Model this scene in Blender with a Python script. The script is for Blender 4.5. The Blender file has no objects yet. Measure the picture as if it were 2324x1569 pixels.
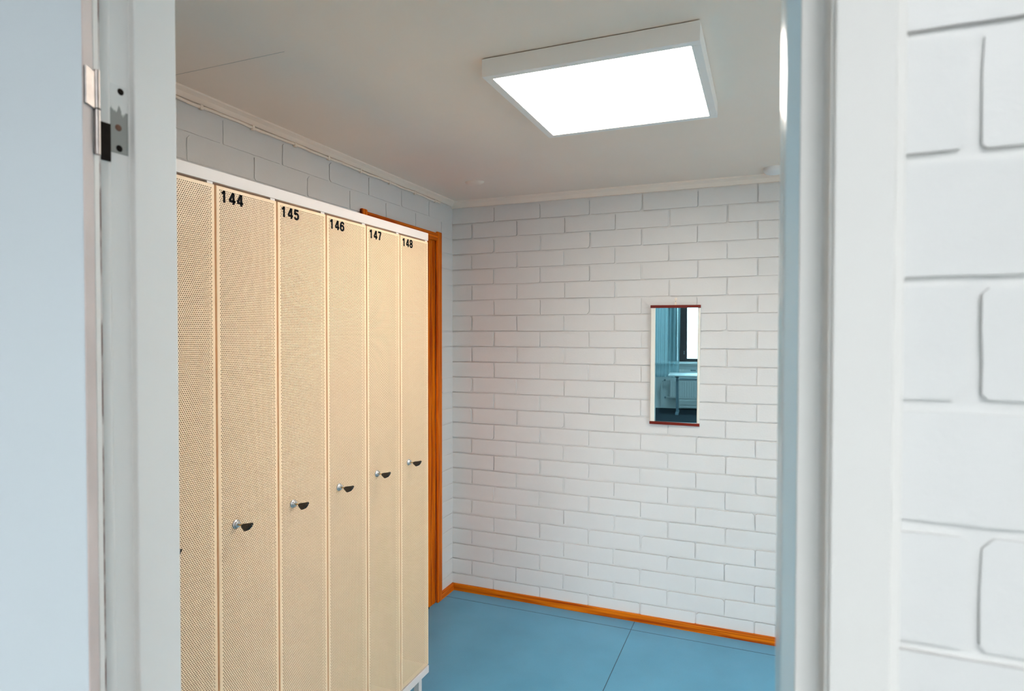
import bpy, math, random
from mathutils import Vector, Matrix
random.seed(7)
S = bpy.context.scene
COL = S.collection
PI = math.pi

# ------------------------------------------------------------------ helpers
class MB:
    """collects simple shapes and links them as one mesh object"""
    def __init__(s):
        s.v = []; s.f = []; s.sm = []
    def add(s, vs, fs, smooth=False):
        n = len(s.v)
        s.v += [tuple(p) for p in vs]
        s.f += [tuple(i + n for i in f) for f in fs]
        s.sm += [smooth] * len(fs)
        return s
    def box(s, x0, x1, y0, y1, z0, z1):
        vs = [(x, y, z) for x in (x0, x1) for y in (y0, y1) for z in (z0, z1)]
        return s.add(vs, [(0, 1, 3, 2), (4, 6, 7, 5), (0, 4, 5, 1), (2, 3, 7, 6), (0, 2, 6, 4), (1, 5, 7, 3)])
    def obox(s, o, a, b, c):
        """oriented box from corner o along vectors a, b, c"""
        o, a, b, c = map(Vector, (o, a, b, c))
        vs = [o + a * i + b * j + c * k for i in (0, 1) for j in (0, 1) for k in (0, 1)]
        return s.add(vs, [(0, 1, 3, 2), (4, 6, 7, 5), (0, 4, 5, 1), (2, 3, 7, 6), (0, 2, 6, 4), (1, 5, 7, 3)])
    def prism(s, pts, f0, f1, smooth=False):
        """pts polygon; f0/f1 map a 2-D point to the two end caps"""
        n = len(pts)
        vs = [f0(*p) for p in pts] + [f1(*p) for p in pts]
        s.add(vs, [(i, (i + 1) % n, (i + 1) % n + n, i + n) for i in range(n)], smooth)
        s.add(vs[:n], [tuple(range(n))[::-1]]); s.add(vs[n:], [tuple(range(n))])
        return s
    def vprism(s, pts, z0, z1):
        return s.prism(pts, lambda x, y: (x, y, z0), lambda x, y: (x, y, z1))
    def lathe(s, prof, o, ax, n=24, smooth=True):
        """prof [(r, h)] revolved about axis ax through o"""
        ax = Vector(ax).normalized(); o = Vector(o)
        t = Vector((0, 0, 1)) if abs(ax.z) < .9 else Vector((1, 0, 0))
        e1 = ax.cross(t).normalized(); e2 = ax.cross(e1)
        vs = []
        for r, h in prof:
            for i in range(n):
                a = 2 * PI * i / n
                vs.append(o + ax * h + (e1 * math.cos(a) + e2 * math.sin(a)) * r)
        fs = []
        for j in range(len(prof) - 1):
            for i in range(n):
                fs.append((j * n + i, j * n + (i + 1) % n, (j + 1) * n + (i + 1) % n, (j + 1) * n + i))
        s.add(vs, fs, smooth)
        s.add(vs[:n], [tuple(range(n))[::-1]]); s.add(vs[-n:], [tuple(range(n))])
        return s
    def tube(s, pts, r, n=10):
        pts = [Vector(p) for p in pts]; vs = []
        for k, p in enumerate(pts):
            d = (pts[min(k + 1, len(pts) - 1)] - pts[max(k - 1, 0)]).normalized()
            t = Vector((0, 0, 1)) if abs(d.z) < .9 else Vector((1, 0, 0))
            e1 = d.cross(t).normalized(); e2 = d.cross(e1)
            for i in range(n):
                a = 2 * PI * i / n
                vs.append(p + (e1 * math.cos(a) + e2 * math.sin(a)) * r)
        fs = [(k * n + i, k * n + (i + 1) % n, (k + 1) * n + (i + 1) % n, (k + 1) * n + i)
              for k in range(len(pts) - 1) for i in range(n)]
        s.add(vs, fs, True)
        s.add(vs[:n], [tuple(range(n))[::-1]]); s.add(vs[-n:], [tuple(range(n))])
        return s
    def mesh(s, name, m):
        me = bpy.data.meshes.new(name)
        me.from_pydata(s.v, [], s.f)
        me.polygons.foreach_set('use_smooth', s.sm)
        me.materials.append(m)
        me.update()
        return me
    def build(s, name, m, parent=None, bevel=0, seg=2, loc=None, kind=None, fixn=True):
        me = s.mesh(name, m)
        if fixn:
            import bmesh
            b = bmesh.new(); b.from_mesh(me)
            bmesh.ops.recalc_face_normals(b, faces=b.faces[:])
            b.to_mesh(me); b.free()
        o = bpy.data.objects.new(name, me); COL.objects.link(o)
        if parent is not None: o.parent = parent
        if loc is not None: o.location = loc
        if bevel:
            md = o.modifiers.new('bevel', 'BEVEL'); md.width = bevel; md.segments = seg
            md.limit_method = 'ANGLE'; md.angle_limit = math.radians(40)
        if kind: o['kind'] = kind
        return o

def tag(o, label=None, cat=None, group=None, kind=None):
    if label: o['label'] = label
    if cat: o['category'] = cat
    if group: o['group'] = group
    if kind: o['kind'] = kind
    return o

def empty(name, loc=(0, 0, 0), label=None, cat=None, group=None, kind=None):
    o = bpy.data.objects.new(name, None); COL.objects.link(o)
    o.location = loc; o.empty_display_size = .05
    return tag(o, label, cat, group, kind)

# ------------------------------------------------------------------ materials
def mat(name, col, rough=.5, metal=0., var=0., vscale=6., bump=0., bscale=60., spec=.5, coat=0.):
    m = bpy.data.materials.new(name); m.use_nodes = True
    nt = m.node_tree; n = nt.nodes; l = nt.links
    p = n['Principled BSDF']
    p.inputs['Base Color'].default_value = (*col, 1)
    p.inputs['Roughness'].default_value = rough
    p.inputs['Metallic'].default_value = metal
    p.inputs['Specular IOR Level'].default_value = spec
    if coat:
        p.inputs['Coat Weight'].default_value = coat; p.inputs['Coat Roughness'].default_value = .08
    tc = n.new('ShaderNodeTexCoord')
    if var:
        no = n.new('ShaderNodeTexNoise'); no.inputs['Scale'].default_value = vscale; no.inputs['Detail'].default_value = 6
        l.new(tc.outputs['Object'], no.inputs['Vector'])
        cr = n.new('ShaderNodeValToRGB')
        a = [max(0, c * (1 - var)) for c in col]; b = [min(1, c * (1 + var)) for c in col]
        cr.color_ramp.elements[0].position = .3; cr.color_ramp.elements[1].position = .7
        cr.color_ramp.elements[0].color = (*a, 1); cr.color_ramp.elements[1].color = (*b, 1)
        l.new(no.outputs['Fac'], cr.inputs['Fac']); l.new(cr.outputs['Color'], p.inputs['Base Color'])
    if bump:
        nb = n.new('ShaderNodeTexNoise'); nb.inputs['Scale'].default_value = bscale; nb.inputs['Detail'].default_value = 4
        l.new(tc.outputs['Object'], nb.inputs['Vector'])
        bp = n.new('ShaderNodeBump'); bp.inputs['Strength'].default_value = bump; bp.inputs['Distance'].default_value = .002
        l.new(nb.outputs['Fac'], bp.inputs['Height']); l.new(bp.outputs['Normal'], p.inputs['Normal'])
    return m

def wood(name, c0, c1, axis, rough=.35, k=1., spec=.12):
    """grain stretched along axis (0,1,2); c0 dark, c1 light"""
    m = mat(name, c1, rough, spec=spec); nt = m.node_tree; n = nt.nodes; l = nt.links
    p = n['Principled BSDF']; tc = n.new('ShaderNodeTexCoord'); mp = n.new('ShaderNodeMapping')
    sc = [90 * k, 90 * k, 90 * k]; sc[axis] = 2.2
    mp.inputs['Scale'].default_value = sc
    l.new(tc.outputs['Object'], mp.inputs['Vector'])
    no = n.new('ShaderNodeTexNoise'); no.inputs['Scale'].default_value = 1; no.inputs['Detail'].default_value = 5
    no.inputs['Distortion'].default_value = .6
    l.new(mp.outputs['Vector'], no.inputs['Vector'])
    cr = n.new('ShaderNodeValToRGB'); e = cr.color_ramp.elements
    e[0].position = .36; e[0].color = (*c0, 1); e[1].position = .6; e[1].color = (*c1, 1)
    l.new(no.outputs['Fac'], cr.inputs['Fac'])
    # knots
    mp2 = n.new('ShaderNodeMapping'); s2 = [16, 16, 16]; s2[axis] = 5
    mp2.inputs['Scale'].default_value = s2; l.new(tc.outputs['Object'], mp2.inputs['Vector'])
    vo = n.new('ShaderNodeTexVoronoi'); vo.inputs['Scale'].default_value = .55; l.new(mp2.outputs['Vector'], vo.inputs['Vector'])
    c2 = n.new('ShaderNodeValToRGB'); e = c2.color_ramp.elements
    e[0].position = .05; e[0].color = (.12, .05, .03, 1); e[1].position = .13; e[1].color = (1, 1, 1, 1)
    l.new(vo.outputs['Distance'], c2.inputs['Fac'])
    mx = n.new('ShaderNodeMix'); mx.data_type = 'RGBA'; mx.blend_type = 'MULTIPLY'; mx.inputs['Factor'].default_value = 1
    l.new(cr.outputs['Color'], mx.inputs['A']); l.new(c2.outputs['Color'], mx.inputs['B'])
    l.new(mx.outputs['Result'], p.inputs['Base Color'])
    return m

def emis(name, col, s):
    m = bpy.data.materials.new(name); m.use_nodes = True
    p = m.node_tree.nodes['Principled BSDF']
    p.inputs['Base Color'].default_value = (.8, .8, .8, 1)
    p.inputs['Emission Color'].default_value = (*col, 1); p.inputs['Emission Strength'].default_value = s
    return m

M = {}
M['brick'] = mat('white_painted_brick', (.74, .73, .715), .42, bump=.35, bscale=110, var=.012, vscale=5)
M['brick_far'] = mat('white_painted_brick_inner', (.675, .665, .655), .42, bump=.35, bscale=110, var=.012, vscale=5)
M['framegloss'] = mat('glossy_pale_blue_paint', (.62, .82, .92), .22)  # bluish shade of the side-facing stop put into its colour
M['plaster'] = mat('white_plaster', (.80, .79, .77), .7, bump=.1, bscale=200)
M['ceil'] = mat('ceiling_paint', (.87, .745, .635), .75, var=.02, vscale=2, bump=.08, bscale=300)
M['frame'] = mat('white_frame_paint', (.77, .75, .72), .5, var=.01, vscale=9, bump=.05, bscale=40)
M['doorblue'] = mat('pale_blue_door_laminate', (.65, .70, .735), .5, var=.012, vscale=3)
M['lipping'] = mat('worn_pinkish_lipping', (.66, .56, .53), .5, var=.10, vscale=9)
M['locker'] = mat('beige_locker_enamel', (.95, .69, .44), .38, var=.01)
M['lockwhite'] = mat('white_locker_metal', (.74, .665, .625), .4)
M['black'] = mat('black_vinyl', (.006, .006, .007), .7, spec=.1)
M['bow'] = mat('black_key_plastic', (.010, .009, .010), .22)
M['chrome'] = mat('chrome', (.56, .55, .55), .33, 1.)
M['brass'] = mat('brass_key_blade', (.75, .58, .33), .28, 1.)
M['pine_z'] = wood('stained_pine_upright', (.36, .040, .001), (.80, .180, .003), 2)
M['pine_y'] = wood('stained_pine_crosswise', (.36, .040, .001), (.80, .180, .003), 1)
M['pine_x'] = wood('stained_pine_lengthwise', (.32, .040, .001), (.66, .170, .003), 0)
M['bar'] = wood('dark_red_wood', (.12, .006, .002), (.18, .012, .003), 0, .35, spec=.2)
M['mirror'] = mat('tinted_mirror', (.40, .77, .88), .0, 1.)
M['strip'] = mat('cream_mirror_edge', (.78, .76, .68), .25)
M['steel'] = mat('worn_steel', (.46, .42, .40), .42, 1., var=.15, vscale=60)
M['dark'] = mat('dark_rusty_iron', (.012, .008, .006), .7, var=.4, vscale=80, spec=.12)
M['rust'] = mat('rusty_screw', (.16, .07, .04), .6)
M['seal'] = mat('grey_rubber_seal', (.09, .10, .12), .6)
M['lampbody'] = mat('white_lamp_housing', (.84, .81, .77), .4)
M['lampglow'] = emis('lamp_diffuser', (1.0, .915, .81), 18.5)
M['roomglow'] = emis('office_lamp_diffuser', (.975, .99, 1.0), 31.0)
M['plastic'] = mat('white_plastic', (.80, .79, .77), .4)
M['brown'] = mat('dark_brown_window_paint', (.035, .020, .022), .35, var=.15, vscale=20)
M['table'] = mat('white_laminate', (.84, .85, .85), .3)
M['radiator'] = mat('white_radiator_enamel', (.78, .79, .79), .35)
M['greymetal'] = mat('grey_metal', (.22, .30, .36), .4)
M['officewall'] = mat('office_wall_paint', (.78, .79, .79), .7)
M['carpet'] = mat('dark_speckled_carpet', (.045, .055, .065), .95, var=.75, vscale=160, bump=.6, bscale=300, spec=.1)

# blue linoleum with welded seams
def lino():
    m = mat('blue_linoleum', (.105, .300, .410), .38, bump=.12, bscale=500)
    nt = m.node_tree; n = nt.nodes; l = nt.links; p = n['Principled BSDF']
    tc = n.new('ShaderNodeTexCoord')
    no = n.new('ShaderNodeTexNoise'); no.inputs['Scale'].default_value = 420; no.inputs['Detail'].default_value = 3
    l.new(tc.outputs['Object'], no.inputs['Vector'])
    n2 = n.new('ShaderNodeTexNoise'); n2.inputs['Scale'].default_value = 3.5; n2.inputs['Detail'].default_value = 8
    l.new(tc.outputs['Object'], n2.inputs['Vector'])
    ad = n.new('ShaderNodeMath'); ad.operation = 'ADD'; l.new(no.outputs['Fac'], ad.inputs[0]); l.new(n2.outputs['Fac'], ad.inputs[1])
    cr = n.new('ShaderNodeValToRGB'); e = cr.color_ramp.elements
    e[0].position = .36; e[0].color = (.078, .290, .450, 1); e[1].position = .64; e[1].color = (.110, .368, .560, 1)
    hf = n.new('ShaderNodeMath'); hf.operation = 'MULTIPLY'; hf.inputs[1].default_value = .5
    l.new(ad.outputs[0], hf.inputs[0]); l.new(hf.outputs[0], cr.inputs['Fac'])
    # scuffs
    mp = n.new('ShaderNodeMapping'); mp.inputs['Scale'].default_value = (9, 3, 1); mp.inputs['Rotation'].default_value = (0, 0, .4)
    l.new(tc.outputs['Object'], mp.inputs['Vector'])
    vo = n.new('ShaderNodeTexVoronoi'); vo.inputs['Scale'].default_value = 3.0; l.new(mp.outputs['Vector'], vo.inputs['Vector'])
    c2 = n.new('ShaderNodeValToRGB'); e = c2.color_ramp.elements
    e[0].position = .02; e[0].color = (.55, .6, .65, 1); e[1].position = .045; e[1].color = (1, 1, 1, 1)
    l.new(vo.outputs['Distance'], c2.inputs['Fac'])
    mx = n.new('ShaderNodeMix'); mx.data_type = 'RGBA'; mx.blend_type = 'MULTIPLY'; mx.inputs['Factor'].default_value = .6
    l.new(cr.outputs['Color'], mx.inputs['A']); l.new(c2.outputs['Color'], mx.inputs['B'])
    l.new(mx.outputs['Result'], p.inputs['Base Color'])
    return m
M['lino'] = lino()

# worn hinge plate: bare steel low down, flaking white paint higher up
def worn_plate():
    m = mat('flaking_painted_steel', (.5, .5, .5), .4); nt = m.node_tree; n = nt.nodes; l = nt.links
    p = n['Principled BSDF']; tc = n.new('ShaderNodeTexCoord')
    mp = n.new('ShaderNodeMapping'); mp.inputs['Scale'].default_value = (1, 160, 45); l.new(tc.outputs['Object'], mp.inputs['Vector'])
    no = n.new('ShaderNodeTexNoise'); no.inputs['Scale'].default_value = 1; no.inputs['Detail'].default_value = 3; l.new(mp.outputs['Vector'], no.inputs['Vector'])
    sx = n.new('ShaderNodeSeparateXYZ'); l.new(tc.outputs['Object'], sx.inputs[0])
    z = n.new('ShaderNodeMapRange'); z.inputs['From Min'].default_value = 1.862; z.inputs['From Max'].default_value = 1.955
    l.new(sx.outputs['Z'], z.inputs['Value'])
    a = n.new('ShaderNodeMath'); a.operation = 'MULTIPLY_ADD'; a.inputs[1].default_value = .55; l.new(no.outputs['Fac'], a.inputs[0]); l.new(z.outputs['Result'], a.inputs[2])
    cr = n.new('ShaderNodeValToRGB'); e = cr.color_ramp.elements
    e[0].position = .84; e[0].color = (.27, .27, .25, 1); e[1].position = .88; e[1].color = (.72, .71, .68, 1)
    l.new(a.outputs[0], cr.inputs['Fac']); l.new(cr.outputs['Color'], p.inputs['Base Color'])
    return m
M['plate'] = worn_plate()

def glass():
    m = bpy.data.materials.new('window_glass'); m.use_nodes = True
    nt = m.node_tree; n = nt.nodes; l = nt.links
    n.remove(n['Principled BSDF']); out = n['Material Output']
    t = n.new('ShaderNodeBsdfTransparent'); t.inputs['Color'].default_value = (.96, .98, .98, 1)
    g = n.new('ShaderNodeBsdfGlossy'); g.inputs['Roughness'].default_value = .02
    fr = n.new('ShaderNodeFresnel'); fr.inputs['IOR'].default_value = 1.45
    mx = n.new('ShaderNodeMixShader'); l.new(fr.outputs[0], mx.inputs[0]); l.new(t.outputs[0], mx.inputs[1]); l.new(g.outputs[0], mx.inputs[2])
    l.new(mx.outputs[0], out.inputs['Surface'])
    return m
M['glass'] = glass()

def sheer():
    m = bpy.data.materials.new('sheer_blue_fabric'); m.use_nodes = True
    nt = m.node_tree; n = nt.nodes; l = nt.links
    n.remove(n['Principled BSDF']); out = n['Material Output']
    t = n.new('ShaderNodeBsdfTransparent'); d = n.new('ShaderNodeBsdfDiffuse'); tl = n.new('ShaderNodeBsdfTranslucent')
    d.inputs['Color'].default_value = (.60, .86, .92, 1); tl.inputs['Color'].default_value = (.60, .86, .92, 1)
    a = n.new('ShaderNodeMixShader'); a.inputs[0].default_value = .4; l.new(d.outputs[0], a.inputs[1]); l.new(tl.outputs[0], a.inputs[2])
    b = n.new('ShaderNodeMixShader'); b.inputs[0].default_value = .52; l.new(t.outputs[0], b.inputs[1]); l.new(a.outputs[0], b.inputs[2])
    l.new(b.outputs[0], out.inputs['Surface'])
    return m
M['sheer'] = sheer()

# ------------------------------------------------------------------ dimensions
XL, D = -1.823, 3.488          # left wall, back wall
XR = 2.30                      # right wall of the locker room
ZC = 2.43                      # its ceiling
YF0, YF1 = .572, .66           # doorway wall
YB = -4.5                      # window wall of the room behind the camera
OX0, OX1, OZ = -.866, .099, 2.26   # doorway opening
P = .095; ZB = .1122; LB = .298    # brick course, first joint, brick module

# ------------------------------------------------------------------ bricks
def bricks(mb, pt, u0, u1, z0, z1, phase_even, skip=(), h=.0076, jw=.0118, rnd=None):
    """raised painted bricks; pt(u, z, d) maps wall coordinates (d out of the wall) to the room"""
    R = rnd or random
    k0 = int(math.floor((z0 - ZB) / P)); k1 = int(math.ceil((z1 - ZB) / P))
    for k in range(k0, k1):
        a = max(ZB + k * P, z0); b = min(ZB + (k + 1) * P - jw, z1)
        if b - a < .012: continue
        ph = phase_even if k % 2 == 0 else phase_even + LB / 2
        j = math.floor((u0 - ph) / LB)
        while ph + j * LB < u1:
            s = ph + j * LB + jw / 2 + R.uniform(-.003, .003); e = ph + (j + 1) * LB - jw / 2 + R.uniform(-.003, .003)
            j += 1
            s, e = max(s, u0), min(e, u1)
            for (su0, su1, sz0, sz1) in skip:
                if sz0 < (a + b) / 2 < sz1:
                    if s >= su0 and e <= su1: e = s
                    elif s < su0 < e <= su1: e = su0
                    elif su0 <= s < su1 < e: s = su1
            if e - s < .015: continue
            one_brick(mb, pt, s, e, a + R.uniform(-.0008, .0008), b + R.uniform(-.0012, .0012), h + R.uniform(-.0012, .0012), R)

def one_brick(mb, pt, s, e, a, b, h, R):
    nu = max(2, int((e - s) / .032)); nz = 3
    ring = []
    ck = [R.uniform(.002, .005) if R.random() < .85 else R.uniform(.006, .013) for _ in range(4)]
    J = lambda: R.uniform(-.0008, .0008)
    for i in range(nu + 1): # bottom, left to right
        t = i / nu; ring.append([s + ck[0] + (e - s - ck[0] - ck[1]) * t, a + J() * .8])
    for i in range(nz + 1):
        t = i / nz; ring.append([e + J(), a + ck[1] + (b - a - ck[1] - ck[2]) * t])
    for i in range(nu + 1):
        t = i / nu; ring.append([e - ck[2] - (e - s - ck[2] - ck[3]) * t, b + J()])
    for i in range(nz + 1):
        t = i / nz; ring.append([s + J(), b - ck[3] - (b - a - ck[3] - ck[0]) * t])
    n = len(ring); cx = (s + e) / 2; cz = (a + b) / 2
    def off(p, d): # move outward by d
        return (p[0] + math.copysign(min(d, 9), p[0] - cx) * (abs(p[0] - cx) > (e - s) / 2 - .014),
                p[1] + math.copysign(d, p[1] - cz) * (abs(p[1] - cz) > (b - a) / 2 - .014))
    tu, tz = R.uniform(-.0008, .0008), R.uniform(-.0008, .0008)
    def dep(p, base): return base + tu * (p[0] - cx) / (e - s) * 2 + tz * (p[1] - cz) / (b - a) * 2
    vs = []
    for p in ring: q = off(p, .0022); vs.append(pt(q[0], q[1], -.001))
    for p in ring: q = off(p, .0006); vs.append(pt(q[0], q[1], dep(p, h * .72)))
    for p in ring: q = off(p, -.0018); vs.append(pt(q[0], q[1], dep(p, h)))
    fs = [(r * n + i, r * n + (i + 1) % n, (r + 1) * n + (i + 1) % n, (r + 1) * n + i) for r in range(2) for i in range(n)]
    mb.add(vs, fs, True)
    mb.add(vs[2 * n:], [tuple(range(n))])

# ------------------------------------------------------------------ the locker room shell
mb = MB().box(XL - .12, XR + .12, D, D + .12, 0, ZC + .1)
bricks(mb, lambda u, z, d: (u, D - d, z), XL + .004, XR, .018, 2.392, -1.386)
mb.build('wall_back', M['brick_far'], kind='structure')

PD0, PD1, PDZ = 2.56, 3.262, 2.165   # pine door opening in the left wall
mb = MB().box(XL - .12, XL, YF1, PD0, 0, ZC + .1).box(XL - .12, XL, PD1, D, 0, ZC + .1).box(XL - .12, XL, PD0, PD1, PDZ, ZC + .1)
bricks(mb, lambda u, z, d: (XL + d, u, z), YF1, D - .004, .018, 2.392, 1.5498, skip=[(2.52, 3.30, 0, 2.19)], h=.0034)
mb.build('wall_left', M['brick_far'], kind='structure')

mb = MB().box(XR, XR + .12, YF1, D, 0, ZC + .1)
mb.build('wall_right', M['plaster'], kind='structure')

mb = MB().box(-2.6, OX0, YF0, YF1, 0, 2.7).box(OX1, 1.9, YF0, YF1, 0, 2.7).box(OX0, OX1, YF0, YF1, OZ, 2.7)
fr = random.Random(11)
# courses of this wall: joints at 1.374, 1.470 ... 1.850
def front_pt(u, z, d): return (u, YF0 - d, z + (1.5648 - (ZB + 15 * P)))
bricks(mb, front_pt, -2.6, 1.9, .02, 2.6, .1470 - LB / 2 - 4 * LB, skip=[(OX0 - .04, OX1 - .006, 0, OZ + .05)], h=.0052, jw=.0125, rnd=fr)
mb.build('wall_front', M['brick'], kind='structure')

MB().box(XL - .12, XR + .12, YF1, D + .12, -.1, 0).build('floor', M['lino'], kind='structure')
MB().box(XL - .12, XR + .12, YF1, D + .12, ZC, ZC + .1).build('ceiling', M['ceil'], kind='structure')

# welded seams in the linoleum and board joint in the ceiling
MB().box(-.6695, -.6665, YF1 + .1, D - .02, -.001, .0006).box(XL + .02, XR, 3.364, 3.367, -.001, .0006).build('trim_1', mat('floor_seam', (.03, .085, .12), .5), kind='structure')
MB().box(XL, -1.30, 1.4402, 1.4410, ZC - .0006, ZC + .001).build('trim_2', mat('ceiling_joint', (.40, .37, .33), .8), kind='structure')

# plaster coves under the ceiling
cov = [(0, 0), (.040, 0), (.038, -.008), (.022, -.018), (.008, -.036), (0, -.038)]
MB().prism(cov, lambda a, b: (XL, D - a, ZC + b), lambda a, b: (XR, D - a, ZC + b)).build('trim_3', M['ceil'], kind='structure')
MB().prism(cov, lambda a, b: (XL + a, YF1, ZC + b * .72), lambda a, b: (XL + a, D, ZC + b * .72)).build('trim_4', M['ceil'], kind='structure')

# pine baseboards
bb = [(0, 0), (.0165, 0), (.0165, .034), (.0125, .042), (0, .042)]
MB().prism(bb, lambda a, b: (XL, D - .004 - a, b), lambda a, b: (XR, D - .004 - a, b)).build('baseboard_back', M['pine_x'], kind='structure')
MB().prism(bb, lambda a, b: (XL + .003 + a, PD1 + .052, b), lambda a, b: (XL + .003 + a, D - .004, b)).build('baseboard_left', M['pine_y'], kind='structure')

# pine door behind the lockers
d2 = empty('door_2', (XL, (PD0 + PD1) / 2, 0), kind='structure')
oy = (PD0 + PD1) / 2
MB().box(-.045, -.012, PD0 + .03 - oy, PD1 - .085 - oy, .012, 2.08).build('door_leaf', M['pine_z'], d2, bevel=.002)
mb = MB()
for g0, g1 in ((.0, .028), (.031, .052), (.055, .088)):
    mb.box(-.11, .004, PD1 - .088 + g0 - oy, PD1 - .088 + g1 - oy, .0, PDZ)
mb.build('jamb', M['pine_z'], d2, bevel=.003)
MB().box(-.11, .004, PD0 - oy, PD0 + .03 - oy, 0, PDZ).build('jamb', M['pine_z'], d2, bevel=.003)
MB().box(-.11, .004, PD0 + .03 - oy, PD1 - .088 - oy, 2.085, PDZ).build('head', M['pine_y'], d2, bevel=.003)
MB().box(.006, .024, PD1 - .004 - oy, PD1 + .048 - oy, 0, 2.216).build('casing', M['pine_z'], d2, bevel=.006, seg=3)
MB().box(.006, .024, PD0 - .046 - oy, PD0 - .001 - oy, 0, 2.216).build('casing', M['pine_z'], d2, bevel=.006, seg=3)
MB().box(.006, .022, PD0 - .001 - oy, PD1 + .003 - oy, PDZ - .004, 2.207).build('casing', M['pine_y'], d2, bevel=.005, seg=3)
MB().box(-.11, .010, PD0 + .03 - oy, PD1 - .09 - oy, 0, .012).build('threshold', M['dark'], d2)

# ------------------------------------------------------------------ doorway frame, casing, open door
fr1 = empty('trim_5', ((OX0 + OX1) / 2, YF0, 0), kind='structure')
fx, fy = fr1.location.x, fr1.location.y
sh = lambda pts: [(x - fx, y - fy) for x, y in pts]
MB().vprism(sh([(OX0, .562), (-.8175, .562), (-.8165, .5755), (-.8190, .5785), (-.8190, .6056), (-.8085, .6056), (-.8085, .672), (OX0, .672)]), 0, 2.2095).build('jamb', M['frame'], fr1, bevel=.0022, seg=3)
MB().vprism(sh([(OX1, .5635), (.0464, .5635), (.0454, .603), (.0440, .606), (.0264, .606), (.0264, .690), (OX1, .690)]), 0, 2.2095).build('jamb', M['frame'], fr1, bevel=.0008, seg=2)
MB().vprism(sh([(.0262, .6066), (.0158, .6262), (.0150, .6290), (.0141, .6340), (.0113, .6720), (.0116, .6800), (.0135, .6860), (.0170, .690), (.0262, .690)]), 0, 2.21).build('stop', M['framegloss'], fr1, bevel=.0006, seg=2)
MB().box(OX0 - fx, OX1 - fx, .562 - fy, .672 - fy, 2.21, 2.26).build('head', M['frame'], fr1, bevel=.002)
MB().box(.0470 - fx, .0486 - fx, .5655 - fy, .571 - fy, 0, 2.21).build('seal', M['seal'], fr1)
MB().box(.0488 - fx, .0918 - fx, .556 - fy, .571 - fy, 0, 2.315).build('casing', M['frame'], fr1, bevel=.002, seg=3)
MB().box(-.866 - fx, -.823 - fx, .558 - fy, .571 - fy, 0, 2.315).build('casing', M['frame'], fr1, bevel=.002, seg=3)
MB().box(-.823 - fx, .0488 - fx, .556 - fy, .571 - fy, 2.272, 2.315).build('casing', M['frame'], fr1, bevel=.002, seg=3)

AL = math.radians(31)
B0 = Vector((-.7995, .5512, 0)); L = Vector((-math.cos(AL), -math.sin(AL), 0)); T = Vector((math.sin(AL), -math.cos(AL), 0))
d1 = empty('door_1', B0, kind='structure')
MB().obox(Vector((0, 0, .01)) + L * .0022, L * .86, T * .04, (0, 0, 2.195)).build('door_leaf', M['doorblue'], d1, bevel=.0012)
MB().obox(Vector((0, 0, .01)) + T * .0030, L * .0022, T * .0120, (0, 0, 2.195)).build('painted_edge', M['frame'], d1, bevel=.0008)
MB().obox(Vector((0, 0, .01)) + T * .0165 + L * .0008, L * .0014, T * .0230, (0, 0, 2.195)).build('bare_edge', M['lipping'], d1)
mb = MB()
ho = Vector((0, 0, 1.0)) + L * .80
mb.lathe([(.026, 0), (.026, .004), (.024, .007)], ho + T * .04, T, 24)
mb.lathe([(.009, .006), (.009, .05)], ho + T * .04, T, 16)
mb.tube([ho + T * .085 + L * 0, ho + T * .088 - L * .05, ho + T * .086 - L * .12], .009)
mb.build('door_handle', M['chrome'], d1)

def gap_shade():
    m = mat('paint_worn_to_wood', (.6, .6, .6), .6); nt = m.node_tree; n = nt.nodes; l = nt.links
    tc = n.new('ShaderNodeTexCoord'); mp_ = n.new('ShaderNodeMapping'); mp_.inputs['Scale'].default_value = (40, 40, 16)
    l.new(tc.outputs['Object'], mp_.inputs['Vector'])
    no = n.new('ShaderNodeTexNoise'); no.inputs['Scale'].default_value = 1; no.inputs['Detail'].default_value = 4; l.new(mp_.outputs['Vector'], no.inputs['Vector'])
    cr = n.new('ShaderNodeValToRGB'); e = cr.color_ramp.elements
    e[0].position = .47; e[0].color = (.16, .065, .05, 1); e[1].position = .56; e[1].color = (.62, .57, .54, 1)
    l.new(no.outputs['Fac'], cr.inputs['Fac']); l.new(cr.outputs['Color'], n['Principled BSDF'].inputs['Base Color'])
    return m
MB().obox(Vector((0, 0, .01)) + T * .0002, L * .0022, T * .0026, (0, 0, 2.195)).build('worn_arris', gap_shade(), d1)  # dark broken strip painting the shade in the gap between door and frame

# old steel hinge
hg = empty('door_hinge', (-.8075, .575, 1.895), 'worn steel hinge with flaking paint between the open pale blue door and its jamb', 'hinge')
hb = hg.location
E0 = -L
pl = B0 + T * .0175 + E0 * .0002 - hb
MB().obox(pl + Vector((0, 0, 1.8972)) - Vector((0, 0, 0)), E0 * .0022, T * .0215, (0, 0, .0465)).build('door_plate', M['steel'], hg, bevel=.0004)
kn = B0 + T * .0135 + E0 * .0025 - hb
MB().lathe([(.0036, 0), (.0036, .0485)], kn + Vector((0, 0, 1.8985)), (0, 0, 1), 20).build('knuckle', M['steel'], hg, bevel=.0005)
MB().lathe([(.0036, 0), (.0036, .057)], kn + Vector((0, 0, 1.8405)), (0, 0, 1), 20).build('knuckle', M['steel'], hg, bevel=.0005)
MB().lathe([(.0042, 0), (.0042, .0016)], kn + Vector((0, 0, 1.8971)), (0, 0, 1), 20).build('washer', M['dark'], hg)
MB().box(-.8195 - hb.x, -.8152 - hb.x, .5610 - hb.y, .5762 - hb.y, 1.843 - hb.z, 1.893 - hb.z).build('recess', M['dark'], hg)  # solid dark block; shade of the knuckle hole put into its colour
pm = MB().box(-.8195, -.8180, .5775, .6030, 1.8575, 1.9500)
o = pm.build('frame_plate', M['plate'], hg, bevel=.0004); o.location = -hb
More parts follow.
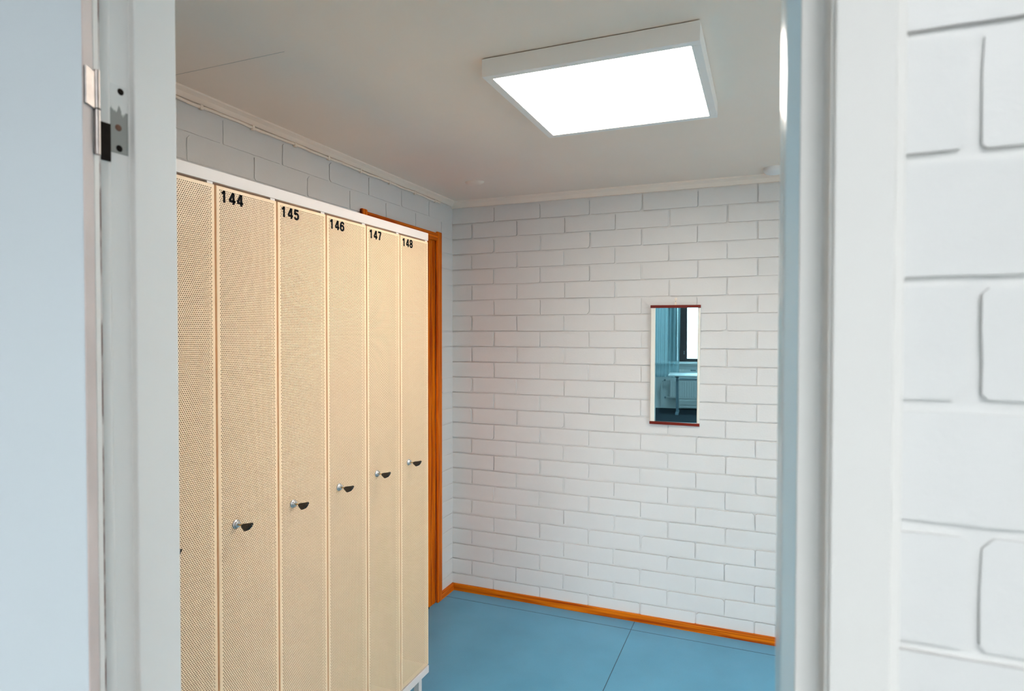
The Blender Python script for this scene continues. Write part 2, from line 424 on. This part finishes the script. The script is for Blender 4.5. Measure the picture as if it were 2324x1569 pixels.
for yy, zz, mm in ((.5925, 1.9420, 'dark'), (.5890, 1.8923, 'rust'), (.5900, 1.8645, 'dark')):
    MB().lathe([(.0046, 0), (.0042, .0007), (.0012, .0009)], Vector((-.8180, yy, zz)) - hb, (1, 0, 0), 16).build('screw', M[mm], hg)

# ------------------------------------------------------------------ ceiling lamp of the locker room
LX0, LX1, LY0, LY1, LZ = -.788, -.1645, 1.695, 2.318, 2.374
lx, ly = (LX0 + LX1) / 2, (LY0 + LY1) / 2
lp = empty('ceiling_lamp', (lx, ly, ZC), 'square white surface-mounted light panel glowing on the ceiling', 'lamp')
mb = MB(); r = .0255; t = LZ - ZC
hx, hy = (LX1 - LX0) / 2, (LY1 - LY0) / 2
mb.box(-hx, hx, -hy, -hy + r, t, -.003).box(-hx, hx, hy - r, hy, t, -.003)
mb.box(-hx, -hx + r, -hy + r, hy - r, t, -.003).box(hx - r, hx, -hy + r, hy - r, t, -.003)
mb.build('housing', M['lampbody'], lp, bevel=.001)
MB().box(-hx + .012, hx - .012, -hy + .012, hy - .012, -.0035, 0).build('backplate', M['dark'], lp)
MB().box(-hx + r, hx - r, -hy + r, hy - r, t + .0015, t + .006).build('diffuser', M['lampglow'], lp)

# second panel, unseen, added farther right to lift the lower wall and lockers
fill_lp = empty('ceiling_lamp', (lx + 1.9, ly, ZC), 'square white light panel on the ceiling of the locker room, hidden right of the doorway', 'lamp')
for ch in list(lp.children):
    c_ = ch.copy(); COL.objects.link(c_); c_.parent = fill_lp

# smoke detector and blank rosette
t = MB().lathe([(.052, 0), (.052, -.010), (.048, -.018), (.040, -.026), (.018, -.030)][::1], (0, 0, 0), (0, 0, 1), 32).build('smoke_detector', M['plastic'], loc=(.032, 3.345, ZC - .0002))
tag(t, 'round white smoke detector on the ceiling above the brick back wall', 'smoke detector')
t = MB().lathe([(.046, 0), (.045, -.004), (.036, -.012), (.012, -.015)], (0, 0, 0), (0, 0, 1), 28).build('ceiling_rosette', M['ceil'], loc=(-1.462, 3.055, ZC - .0002))
t.scale = (1.15, .8, 1)
tag(t, 'small flat blank rosette painted over on the ceiling near the far left corner', 'rosette')

# cable clipped along the left wall under the cove
cy = empty('ceiling_cable', (XL, 2.0, 2.3955), 'thin white painted cable clipped along the left wall under the ceiling', 'cable')
pts = []
for i in range(60):
    y = YF1 + .02 + (3.312 - YF1 - .02) * i / 59
    pts.append((.0075, y - 2.0, .0015 * math.sin(y * 19) + .001 * math.sin(y * 43)))
MB().tube(pts, .0055, 10).build('cable_sheath', M['ceil'], cy)
for y in (1.02, 1.30, 1.605, 1.840, 2.07, 2.283, 2.52, 2.77, 3.02, 3.25):
    MB().box(.002, .0145, y - .006 - 2.0, y + .006 - 2.0, -.0105, .0075).build('clip', M['ceil'], cy, bevel=.002)

# ------------------------------------------------------------------ lockers
XF = -1.33; W = .2211; Y0 = 1.2175; ROWY = Y0 - W
ZD0, ZD1 = .1935, 1.9995          # door
ZR0, ZR1 = .158, .1885            # stand rail
ZT0, ZT1 = 2.0075, 2.0375         # top panel
DEP = .475

def perforated_door():
    """front sheet with real staggered holes, folded edges; local y 0..w, z absolute, x=0 the face"""
    mb = MB(); w = .2150; px = .00583; pz = .00505; r = .00166
    ncol = 34; x0 = (w - ncol * px) / 2; nrow = int((ZD1 - ZD0 - .010) / pz); z0 = ZD0 + .005
    V = []; F = []
    oc = [(r * math.cos(PI / 8 + i * PI / 4), r * math.sin(PI / 8 + i * PI / 4)) for i in range(8)]
    def quad(a, b, c, d):
        n = len(V); V.extend([(0, a, b), (0, c, b), (0, c, d), (0, a, d)]); F.append((n, n + 1, n + 2, n + 3))
    for j in range(nrow):
        zc = z0 + (j + .5) * pz; st = j % 2
        xs = x0 + (px / 2 if st else 0); nc = ncol - st
        if st:
            quad(x0, zc - pz / 2, xs, zc + pz / 2); quad(xs + nc * px, zc - pz / 2, x0 + ncol * px, zc + pz / 2)
        for i in range(nc):
            yc = xs + (i + .5) * px; n = len(V)
            V.extend([(0, yc - px / 2, zc - pz / 2), (0, yc + px / 2, zc - pz / 2), (0, yc + px / 2, zc + pz / 2), (0, yc - px / 2, zc + pz / 2)])
            V.extend([(0, yc + a, zc + b) for a, b in oc])
            # octagon verts: 0,7 right; 1,2 top; 3,4 left; 5,6 bottom
            k = n + 4
            F.extend([(n + 1, n + 2, k + 0, k + 7), (n + 2, n + 3, k + 2, k + 1), (n + 3, n, k + 4, k + 3), (n, n + 1, k + 6, k + 5),
                      (n + 2, k + 1, k + 0), (n + 3, k + 3, k + 2), (n, k + 5, k + 4), (n + 1, k + 7, k + 6)])
    zt = z0 + nrow * pz
    c = .0016
    quad(c, ZD0 + c, w - c, z0); quad(c, zt, w - c, ZD1 - c)
    quad(c, z0, x0, zt); quad(x0 + ncol * px, z0, w - c, zt)
    mb.add(V, F)
    # folded edge: rounded chamfer then return
    rim = [(c, ZD0 + c), (w - c, ZD0 + c), (w - c, ZD1 - c), (c, ZD1 - c)]
    def ring(o, x): return [(x, a + (-o if a < w / 2 else o), b + (-o if b < 1 else o)) for a, b in rim]
    rs = [ring(0, 0), ring(c * .7, -c * .3), ring(c, -c), ring(c, -.018)]
    vs = [p for q in rs for p in q]
    mb.add(vs, [(k * 4 + i, k * 4 + (i + 1) % 4, (k + 1) * 4 + (i + 1) % 4, (k + 1) * 4 + i) for k in range(3) for i in range(4)])
    return mb
door_mesh = perforated_door().mesh('door', M['locker'])

M['lockerin'] = mat('beige_locker_inside', (.72, .47, .25), .5)
def body_mesh():
    mb = MB(); w = W - .0006; g = .0012
    mb.box(-DEP, -.0195, 0, g, ZD0 - .004, 2.0052).box(-DEP, -.0195, w - g, w, ZD0 - .004, 2.0052)
    mb.box(-DEP, -.0195, g, w - g, ZD0 - .004, ZD0 - .003).box(-DEP, -.0195, g, w - g, 2.0042, 2.0052)
    mb.box(-DEP, -DEP + g, g, w - g, ZD0 - .003, 2.0042)
    mb.box(-DEP + .01, -.03, g, w - g, 1.70, 1.7015)      # hat shelf
    me = mb.mesh('body', M['locker']); me.materials.append(M['lockerin'])
    for p in me.polygons:     # same enamel; inside, shade is put into a darker copy
        c = p.center
        p.material_index = 0 if (c.y < 1e-5 or c.y > w - 1e-5 or c.x < -DEP + 1e-5 or c.x > -.0196) else 1
    return me
bmesh_ = body_mesh()

# digits from strokes, unit cell 0.62 wide, 1 high
def arc(cx, cy, rx, ry, a0, a1, n=12):
    return [(cx + rx * math.cos(math.radians(a0 + (a1 - a0) * i / n)), cy + ry * math.sin(math.radians(a0 + (a1 - a0) * i / n))) for i in range(n + 1)]
SW = .215
DIG = {
    '1': [[(.36, 0), (.36, 1)], [(.10, .755), (.24, .79), (.36, .93)]],
    '4': [[(.50, 0), (.50, 1)], [(.46, .97), (.10, .30)], [(.06, .27), (.70, .27)]],
    '5': [[(.62, .915), (.17, .915), (.12, .50), ] , [(.12, .50)] + arc(.34, .345, .25, .27, 140, -160, 16)],
    '6': [arc(.36, .33, .25, .25, 0, 360, 22), arc(.40, .50, .30, .42, 35, 190, 14)],
    '7': [[(.06, .915), (.64, .915)], [(.60, .90), (.42, .52), (.30, 0)]],
    '8': [arc(.36, .275, .255, .20, 0, 360, 22), arc(.36, .725, .22, .20, 0, 360, 22)],
}
def stroke(mb, pts, f, closed=False):
    h = SW / 2; n = len(pts)
    left, right = [], []
    for i, p in enumerate(pts):
        a = pts[max(i - 1, 0)]; b = pts[min(i + 1, n - 1)]
        if closed and i in (0, n - 1): a, b = pts[n - 2], pts[1]
        dx, dy = b[0] - a[0], b[1] - a[1]; q = math.hypot(dx, dy) or 1
        nx, ny = -dy / q * h, dx / q * h
        if 0 < i < n - 1:
            d1 = (p[0] - a[0], p[1] - a[1]); q1 = math.hypot(*d1) or 1
            c = max(.5, abs((-d1[1] / q1) * nx / h + (d1[0] / q1) * ny / h)); nx /= c; ny /= c
        left.append((p[0] + nx, p[1] + ny)); right.append((p[0] - nx, p[1] - ny))
    for i in range(n - 1):
        quad = [left[i], right[i], right[i + 1], left[i + 1]]
        vs = [f(a, b, .0008) for a, b in quad] + [f(a, b, .0001) for a, b in quad]
        mb.add(vs, [(0, 1, 2, 3), (0, 4, 5, 1), (2, 6, 7, 3), (3, 7, 4, 0), (1, 5, 6, 2)])
def number_mesh(txt):
    mb = MB(); H = .0315; y = .0135; zb = 1.9585
    for ch in txt:
        f = lambda a, b, d, y=y: (d, y + a * H * 1.02, zb + b * H)
        for st in DIG[ch]:
            stroke(mb, st, f, closed=(len(st) > 20))
        y += .0265 if ch == '1' else .0268
    return mb

# lock and key shapes
def lock_mesh():
    mb = MB()
    mb.lathe([(.0122, 0), (.0122, .0025), (.0112, .0038), (.0088, .0040), (.0088, .0088), (.0078, .0098), (.0030, .0098)], (0, 0, 0), (1, 0, 0), 32)
    return mb.mesh('lock', M['chrome'])
lockm = lock_mesh()
def key_bow_mesh():
    out = [(x * 1.2, t * 1.25) for x, t in [(0, -.001), (.003, .0025), (.010, .0045), (.020, .006), (.0295, .0085), (.031, .006), (.0295, -.001), (.026, -.006), (.020, -.0095), (.0145, -.0115), (.009, -.0085), (.003, -.005)]]
    mb = MB(); a = math.radians(28)
    for s_, th in ((1, .0026),):
        n = len(out)
        def at(x, t, d): return (x, t * math.sin(a) + d * math.cos(a), t * math.cos(a) - d * math.sin(a))
        ins = [(.0182 + (x - .0182) * .86, -.001 + (t + .001) * .80) for x, t in out]
        vs = [at(x, t, -.0030) for x, t in ins] + [at(x, t, -.0016) for x, t in out] + [at(x, t, .0016) for x, t in out] + [at(x, t, .0030) for x, t in ins]
        mb.add(vs, [(k * n + i, k * n + (i + 1) % n, (k + 1) * n + (i + 1) % n, (k + 1) * n + i) for k in range(3) for i in range(n)], True)
        mb.add(vs[:n], [tuple(range(n))[::-1]]); mb.add(vs[3 * n:], [tuple(range(n))])
        # raised ring on the near face
        mb.lathe([(.0040, 0), (.0034, .0007), (.0020, .0007), (.0016, .0001)], at(.0245, -.0015, -.0030), at(0, 0, -1), 18)
    return mb
bowm = key_bow_mesh().mesh('bow', M['bow'])
blm = MB().box(0, .0135, -.0011, .0011, -.0021, .0021).mesh('blade', M['brass'])
spm = MB().box(-.016, -.002, .1935, .2115, ZD1 + .0002, 2.0054).mesh('hinge_washer', M['lockwhite'])

NUM = [None, '144', '145', '146', '147', '148']
LAB = {None: 'beige perforated locker beside the left door jamb, cut off by it, left of locker 144',
       '144': 'beige perforated locker numbered 144', '145': 'beige perforated locker numbered 145', '146': 'beige perforated locker numbered 146',
       '147': 'beige perforated locker numbered 147', '148': 'beige perforated locker numbered 148, at the far end of the row'}
KLAB = {None: 'black-headed key of the locker left of 144, only its tip past the jamb', '144': 'black-headed key in the lock of locker 144', '145': 'black-headed key in the lock of locker 145',
        '146': 'black-headed key in the lock of locker 146', '147': 'black-headed key in the lock of locker 147', '148': 'black-headed key in the lock of locker 148'}
def child(name, me, parent, loc=(0, 0, 0), rot=None):
    o = bpy.data.objects.new(name, me); COL.objects.link(o); o.parent = parent; o.location = loc
    if rot: o.rotation_euler = rot
    return o
ZK = 1.0945
for i, nn in enumerate(NUM):
    y = ROWY + i * W
    lk = empty('locker', (XF, y, ZD0 - .004), LAB[nn], 'locker', 'numbered lockers in the row')
    zo = -(ZD0 - .004)
    child('body', bmesh_, lk, (0, .0003, zo))
    dr = child('door', door_mesh, lk, (0, .0046, zo))
    child('hinge_washer', spm, dr)
    child('lock', lockm, dr, (0.0001, .0556, ZK))
    if nn:
        nm = number_mesh(nn).build('number', M['black'], dr, fixn=False)
        nm['label'] = 'black number ' + nn
    rk = random.Random(40 + i)
    ky = empty('locker_key', (XF + .0100, y + .0594, ZK), KLAB[nn], 'key', 'keys in the locker locks')
    child('bow', bowm, ky, (.0115, 0, 0), (rk.uniform(-.12, .12), 0, 0))
    child('blade', blm, ky)

top = MB().box(XF - .480, XF + .0005, ROWY, ROWY + 6 * W, ZT0 - .002, ZT1)
t = top.build('cover_panel', M['lockwhite'], bevel=.0012)
tag(t, 'long white metal top panel running over the whole row of lockers', 'panel')
st = empty('locker_stand', (XF, ROWY, 0), 'white metal stand with rails and square legs under the row of lockers', 'locker stand')
ln = 6 * W
MB().box(-.030, .0010, 0, ln, ZR0, ZR1).build('rail', M['lockwhite'], st, bevel=.001)
MB().box(-.478, -.448, 0, ln, ZR0, ZR1).build('rail', M['lockwhite'], st, bevel=.001)
for yy in (.012, ln - .042):
    MB().box(-.448, -.030, yy, yy + .030, ZR0, ZR1).build('crossbar', M['lockwhite'], st, bevel=.001)
for yy in (.016, ln / 2 - .0125, ln - .047):
    for xx in (-.046, -.474):
        MB().box(xx, xx + .025, yy, yy + .025, .006, ZR0).build('leg', M['lockwhite'], st, bevel=.001)
        MB().lathe([(.012, 0), (.012, .006)], (xx + .0125, yy + .0125, 0), (0, 0, 1), 16).build('foot', M['seal'], st)

# ------------------------------------------------------------------ hanging mirror
mp = empty('wall_mirror', (-.4592, D - .0150, 1.1165), 'narrow mirror with dark red wooden bars hanging on the white brick back wall', 'mirror')
tilt, yaw_, roll = math.radians(1.0), math.radians(2.46), math.radians(.35)
mp.rotation_mode = 'XYZ'
R3 = Matrix.Rotation(yaw_, 3, 'Z') @ Matrix.Rotation(tilt, 3, 'X') @ Matrix.Rotation(roll, 3, 'Y')
mp.rotation_euler = R3.to_euler('XYZ')
hw = .1320
MB().box(-hw + .012, hw - .012, -.0020, .0010, .010, .642).build('glass', M['mirror'], mp)
MB().box(-hw + .010, hw - .010, .0012, .0050, .004, .648).build('backing', M['dark'], mp)
for s_ in (-1, 1):
    a, b = sorted((s_ * (hw - .001), s_ * (hw - (.0150 if s_ > 0 else .0265))))
    MB().box(a, b, -.0050, .0050, .008, .644).build('edge_strip', M['strip'], mp, bevel=.0045, seg=5)
MB().box(-hw, hw, -.0110, .0055, 0, .0155).build('bar', M['bar'], mp, bevel=.001)
MB().box(-hw, hw, -.0110, .0055, .6365, .652).build('bar', M['bar'], mp, bevel=.001)
mb = MB().box(-.0035, .0055, -.004, .0005, .652, .668)
mb.lathe([(.0040, -.0035), (.0040, .0000), (.0020, .0006)], (.001, -.002, .6505 + .0045), (0, -1, 0), 16)
mb.build('hanger', mat('cream_hanger', (.80, .70, .60), .5), mp, bevel=.0006)
hk = empty('mirror_hook', (-.4555, D - .0045, 1.802), 'small cream plastic hook on the brick wall holding the mirror', 'hook')
MB().lathe([(.0095, 0), (.0095, .002), (.0075, .0040), (.003, .0046)], (0, 0, 0), (0, -1, 0), 24).build('disc', mat('cream_hook', (.80, .72, .63), .5), hk)
MB().tube([(0, -.002, -.004), (0, -.006, -.010), (0, -.011, -.0145), (0, -.015, -.011)], .0022, 10).build('prong', mat('cream_prong', (.80, .70, .60), .5), hk)

# ------------------------------------------------------------------ the room behind the camera (seen in the mirror)
BX0, BX1, BZ = -2.6, 1.9, 2.7
MB().box(BX0 - .1, BX1 + .1, YB - .1, YF1, -.1, 0).build('floor.001', M['carpet'], kind='structure')
MB().box(BX0 - .1, BX1 + .1, YB - .1, YF1, BZ, BZ + .1).build('ceiling.001', M['officewall'], kind='structure')
MB().box(BX0 - .1, BX0, YB, YF0, 0, BZ).build('wall_left.001', M['officewall'], kind='structure')
MB().box(BX1, BX1 + .1, YB, YF0, 0, BZ).build('wall_right.001', M['officewall'], kind='structure')
WX0, WX1, WZ0, WZ1 = -.933, 1.45, .840, 2.25
MB().box(BX0, WX0, YB - .1, YB, 0, BZ).box(WX1, BX1, YB - .1, YB, 0, BZ).box(WX0, WX1, YB - .1, YB, 0, WZ0).box(WX0, WX1, YB - .1, YB, WZ1, BZ).build('wall_window', M['officewall'], kind='structure')
w1 = empty('window_1', (WX0, YB, WZ0), kind='structure')
mb = MB()
a, b, c, d = 0, WX1 - WX0, 0, WZ1 - WZ0
fw = .155
mb.box(a, a + fw, -.09, -.01, c, d).box(b - fw, b, -.09, -.01, c, d).box(a + fw, b - fw, -.09, -.01, c, .022).box(a + fw, b - fw, -.09, -.01, d - .05, d)
mb.build('window_frame', M['brown'], w1, bevel=.003)
mb = MB(); s0 = fw + .006; s1 = b - fw - .006
mb.box(s0, s0 + .163, -.075, .004, .024, d - .052).box(s1 - .163, s1, -.075, .004, .024, d - .052)
mb.box(s0 + .163, s1 - .163, -.075, .004, .024, .056).box(s0 + .163, s1 - .163, -.075, .004, d - .12, d - .052)
mb.build('sash', M['brown'], w1, bevel=.004)
MB().box(s0 + .150, s1 - .150, -.042, -.038, .050, d - .11).build('pane', M['glass'], w1)
MB().box(s0 + .105, s0 + .120, .004, .020, .135, .150).box(s0 + .108, s0 + .117, .004, .026, .160, .190).build('window_handle', M['chrome'], w1, bevel=.002)
MB().box(WX0 - .25 - WX0, WX1 + .12 - WX0, -.004, .11, -.03, -.006).build('window_sill', M['table'], w1, bevel=.004)

# cable trunking with sockets along the window wall
tr = empty('wall_trunking', (-.2, YB, .66), 'white cable trunking under the window, seen in the mirror', 'trunking')
MB().box(-.98, 1.2, .001, .03, -.055, .085).build('channel', M['table'], tr, bevel=.002)
MB().box(-.98, 1.2, .03, .0315, .087 - .03, .0595).build('groove', M['greymetal'], tr)
for sx in (-.335, -.305, -.275):
    MB().lathe([(.0135, 0), (.0135, .004), (.0105, .0042), (.009, .001), (.002, .001)], (sx, .030, .028), (0, 1, 0), 20).build('socket', M['greymetal'], tr)
MB().box(-.500, -.450, .030, .052, -.004, .052).box(-.560, -.515, .030, .050, -.004, .045).build('plug_box', M['plastic'], tr, bevel=.003)

# radiator with ribs, bottom cover and pipe
rd = empty('radiator', (-.74, YB, 0), 'white ribbed radiator under the window, seen in the mirror behind the table', 'radiator')
mb = MB().box(-.16, 1.6, .045, .088, .19, .535)
x = -.15
while x < 1.59:
    mb.box(x, x + .022, .088, .100, .215, .50); x += .040
mb.build('panel', M['radiator'], rd, bevel=.004)
MB().box(0.0, 1.6, .040, .105, .535, .548).build('grille', M['greymetal'], rd)
mb = MB().box(0, 1.6, .03, .125, .028, .180)
mb.box(0, 1.6, .125, .131, .085, .165).box(0, 1.6, .125, .131, .035, .058)
mb.build('bottom_cover', M['radiator'], rd, bevel=.003)
mb = MB().tube([(-.16, .07, .51), (-.24, .07, .51), (-.29, .065, .49), (-.30, .06, .45), (-.30, .06, .012)], .009)
mb.tube([(-.16, .07, .205), (-.25, .07, .205)], .009)
mb.build('pipe', M['radiator'], rd)
MB().lathe([(.016, 0), (.016, .04), (.010, .042)], (-.245, .07, .515), (0, 1, 0), 18).build('valve', M['greymetal'], rd)
MB().lathe([(.016, 0), (.016, .03), (.010, .032)], (-.240, .07, .205), (0, 1, 0), 18).build('valve', M['greymetal'], rd)

# sheer curtain on a rail
cu = empty('curtain', (-.99, YB + .16, .575), 'sheer blue curtain beside the window, seen in the mirror', 'curtain')
mb = MB(); nx, nz = 110, 16; x0, x1 = -.42, .285; vs = []
for j in range(nz + 1):
    q = j / nz
    for i in range(nx + 1):
        p_ = i / nx
        xx = x0 + (x1 - x0) * p_ - .035 * (1 - q) * p_
        vs.append((xx, .026 * math.sin(p_ * 62) * (.5 + .5 * math.sin(p_ * 9 + .6)) * (1 - .25 * q) + .008 * math.sin(p_ * 120 + q), q * 1.80))
mb.add(vs, [(j * (nx + 1) + i, j * (nx + 1) + i + 1, (j + 1) * (nx + 1) + i + 1, (j + 1) * (nx + 1) + i) for j in range(nz) for i in range(nx)], True)
mb.build('fabric', M['sheer'], cu, fixn=False)
MB().tube([(-.45, 0, 1.815), (2.8, 0, 1.815)], .012).build('rail', M['table'], cu)

# white table on T legs
tb = empty('office_table', (-.89, -3.92, 0), 'white table with T-shaped legs in front of the radiator, seen in the mirror', 'table')
MB().box(0, 1.40, -.23, .22, .652, .677).build('tabletop', M['table'], tb, bevel=.006, seg=3)
for xx in (.118, 1.24):
    mb = MB().box(xx, xx + .042, -.02, .02, .038, .652)
    mb.box(xx - .005, xx + .047, -.20, .17, 0.0, .038)
    mb.build('leg', M['greymetal'], tb, bevel=.004)
    MB().box(xx - .01, xx + .052, -.16, .16, .636, .652).build('bracket', M['dark'], tb)

# unseen panels added on that ceiling to brighten the doorway and window walls
for k, (xx, yy) in enumerate(((.55, -1.0), (-.2, -3.3))):
    ol = empty('office_lamp', (xx, yy, BZ), ['square light panel on the ceiling behind the camera, nearest the doorway', 'square light panel on the ceiling behind the camera, nearest the window'][k], 'lamp', 'light panels of the room behind')
    MB().box(-.31, .31, -.31, .31, -.05, -.002).build('housing', M['lampbody'], ol, bevel=.002)
    MB().box(-.285, .285, -.285, .285, -.053, -.0502).build('diffuser', M['roomglow'], ol)

# ------------------------------------------------------------------ daylight
Wd = bpy.data.worlds.new('sky'); S.world = Wd; Wd.use_nodes = True
wn = Wd.node_tree.nodes; wl = Wd.node_tree.links
bg = wn['Background']; bg.inputs['Strength'].default_value = 27.0
wt = wn.new('ShaderNodeTexCoord'); ws = wn.new('ShaderNodeSeparateXYZ'); wl.new(wt.outputs['Generated'], ws.inputs[0])
wm = wn.new('ShaderNodeMapRange'); wm.inputs['From Min'].default_value = -.02; wm.inputs['From Max'].default_value = .10
wl.new(ws.outputs['Z'], wm.inputs['Value'])
wr = wn.new('ShaderNodeValToRGB'); wr.color_ramp.elements[0].color = (.24, .25, .25, 1); wr.color_ramp.elements[1].color = (.87, .95, 1.0, 1)
wl.new(wm.outputs['Result'], wr.inputs['Fac']); wl.new(wr.outputs['Color'], bg.inputs['Color'])
al = bpy.data.lights.new('window_daylight', 'AREA'); al.shape = 'RECTANGLE'; al.size = WX1 - WX0; al.size_y = WZ1 - WZ0
al.energy = 1; al.cycles.is_portal = True
ao = bpy.data.objects.new('window_daylight', al); COL.objects.link(ao)
ao.location = ((WX0 + WX1) / 2, YB - .11, (WZ0 + WZ1) / 2); ao.rotation_euler = (PI / 2, 0, PI)

# ------------------------------------------------------------------ camera
f_px, yaw, pit, rol, h = 1415.93, .3866, .0192, .0013, 1.6132
cam = bpy.data.cameras.new('camera'); co = bpy.data.objects.new('camera', cam); COL.objects.link(co)
cam.sensor_width = 36; cam.sensor_fit = 'HORIZONTAL'; cam.lens = f_px / 2324 * 36
cam.clip_start = .02
Fv = Vector((-math.sin(yaw) * math.cos(pit), math.cos(yaw) * math.cos(pit), -math.sin(pit)))
R0 = Vector((math.cos(yaw), math.sin(yaw), 0)); U0 = R0.cross(Fv)
Rv = R0 * math.cos(rol) + U0 * math.sin(rol); Uv = -R0 * math.sin(rol) + U0 * math.cos(rol)
co.matrix_world = Matrix(((Rv.x, Uv.x, -Fv.x, 0), (Rv.y, Uv.y, -Fv.y, 0), (Rv.z, Uv.z, -Fv.z, h), (0, 0, 0, 1)))
cam.dof.use_dof = True; cam.dof.focus_distance = 2.5; cam.dof.aperture_fstop = 5.6
S.camera = co

S.view_settings.view_transform = 'Standard'; S.view_settings.look = 'None'
S.view_settings.exposure = 0.0; S.view_settings.gamma = 1; S.view_settings.use_curve_mapping = False
S.cycles.max_bounces = 10; S.cycles.diffuse_bounces = 6; S.cycles.glossy_bounces = 5; S.cycles.transparent_max_bounces = 12
S.cycles.caustics_reflective = False; S.cycles.caustics_refractive = False
S.cycles.use_denoising = True
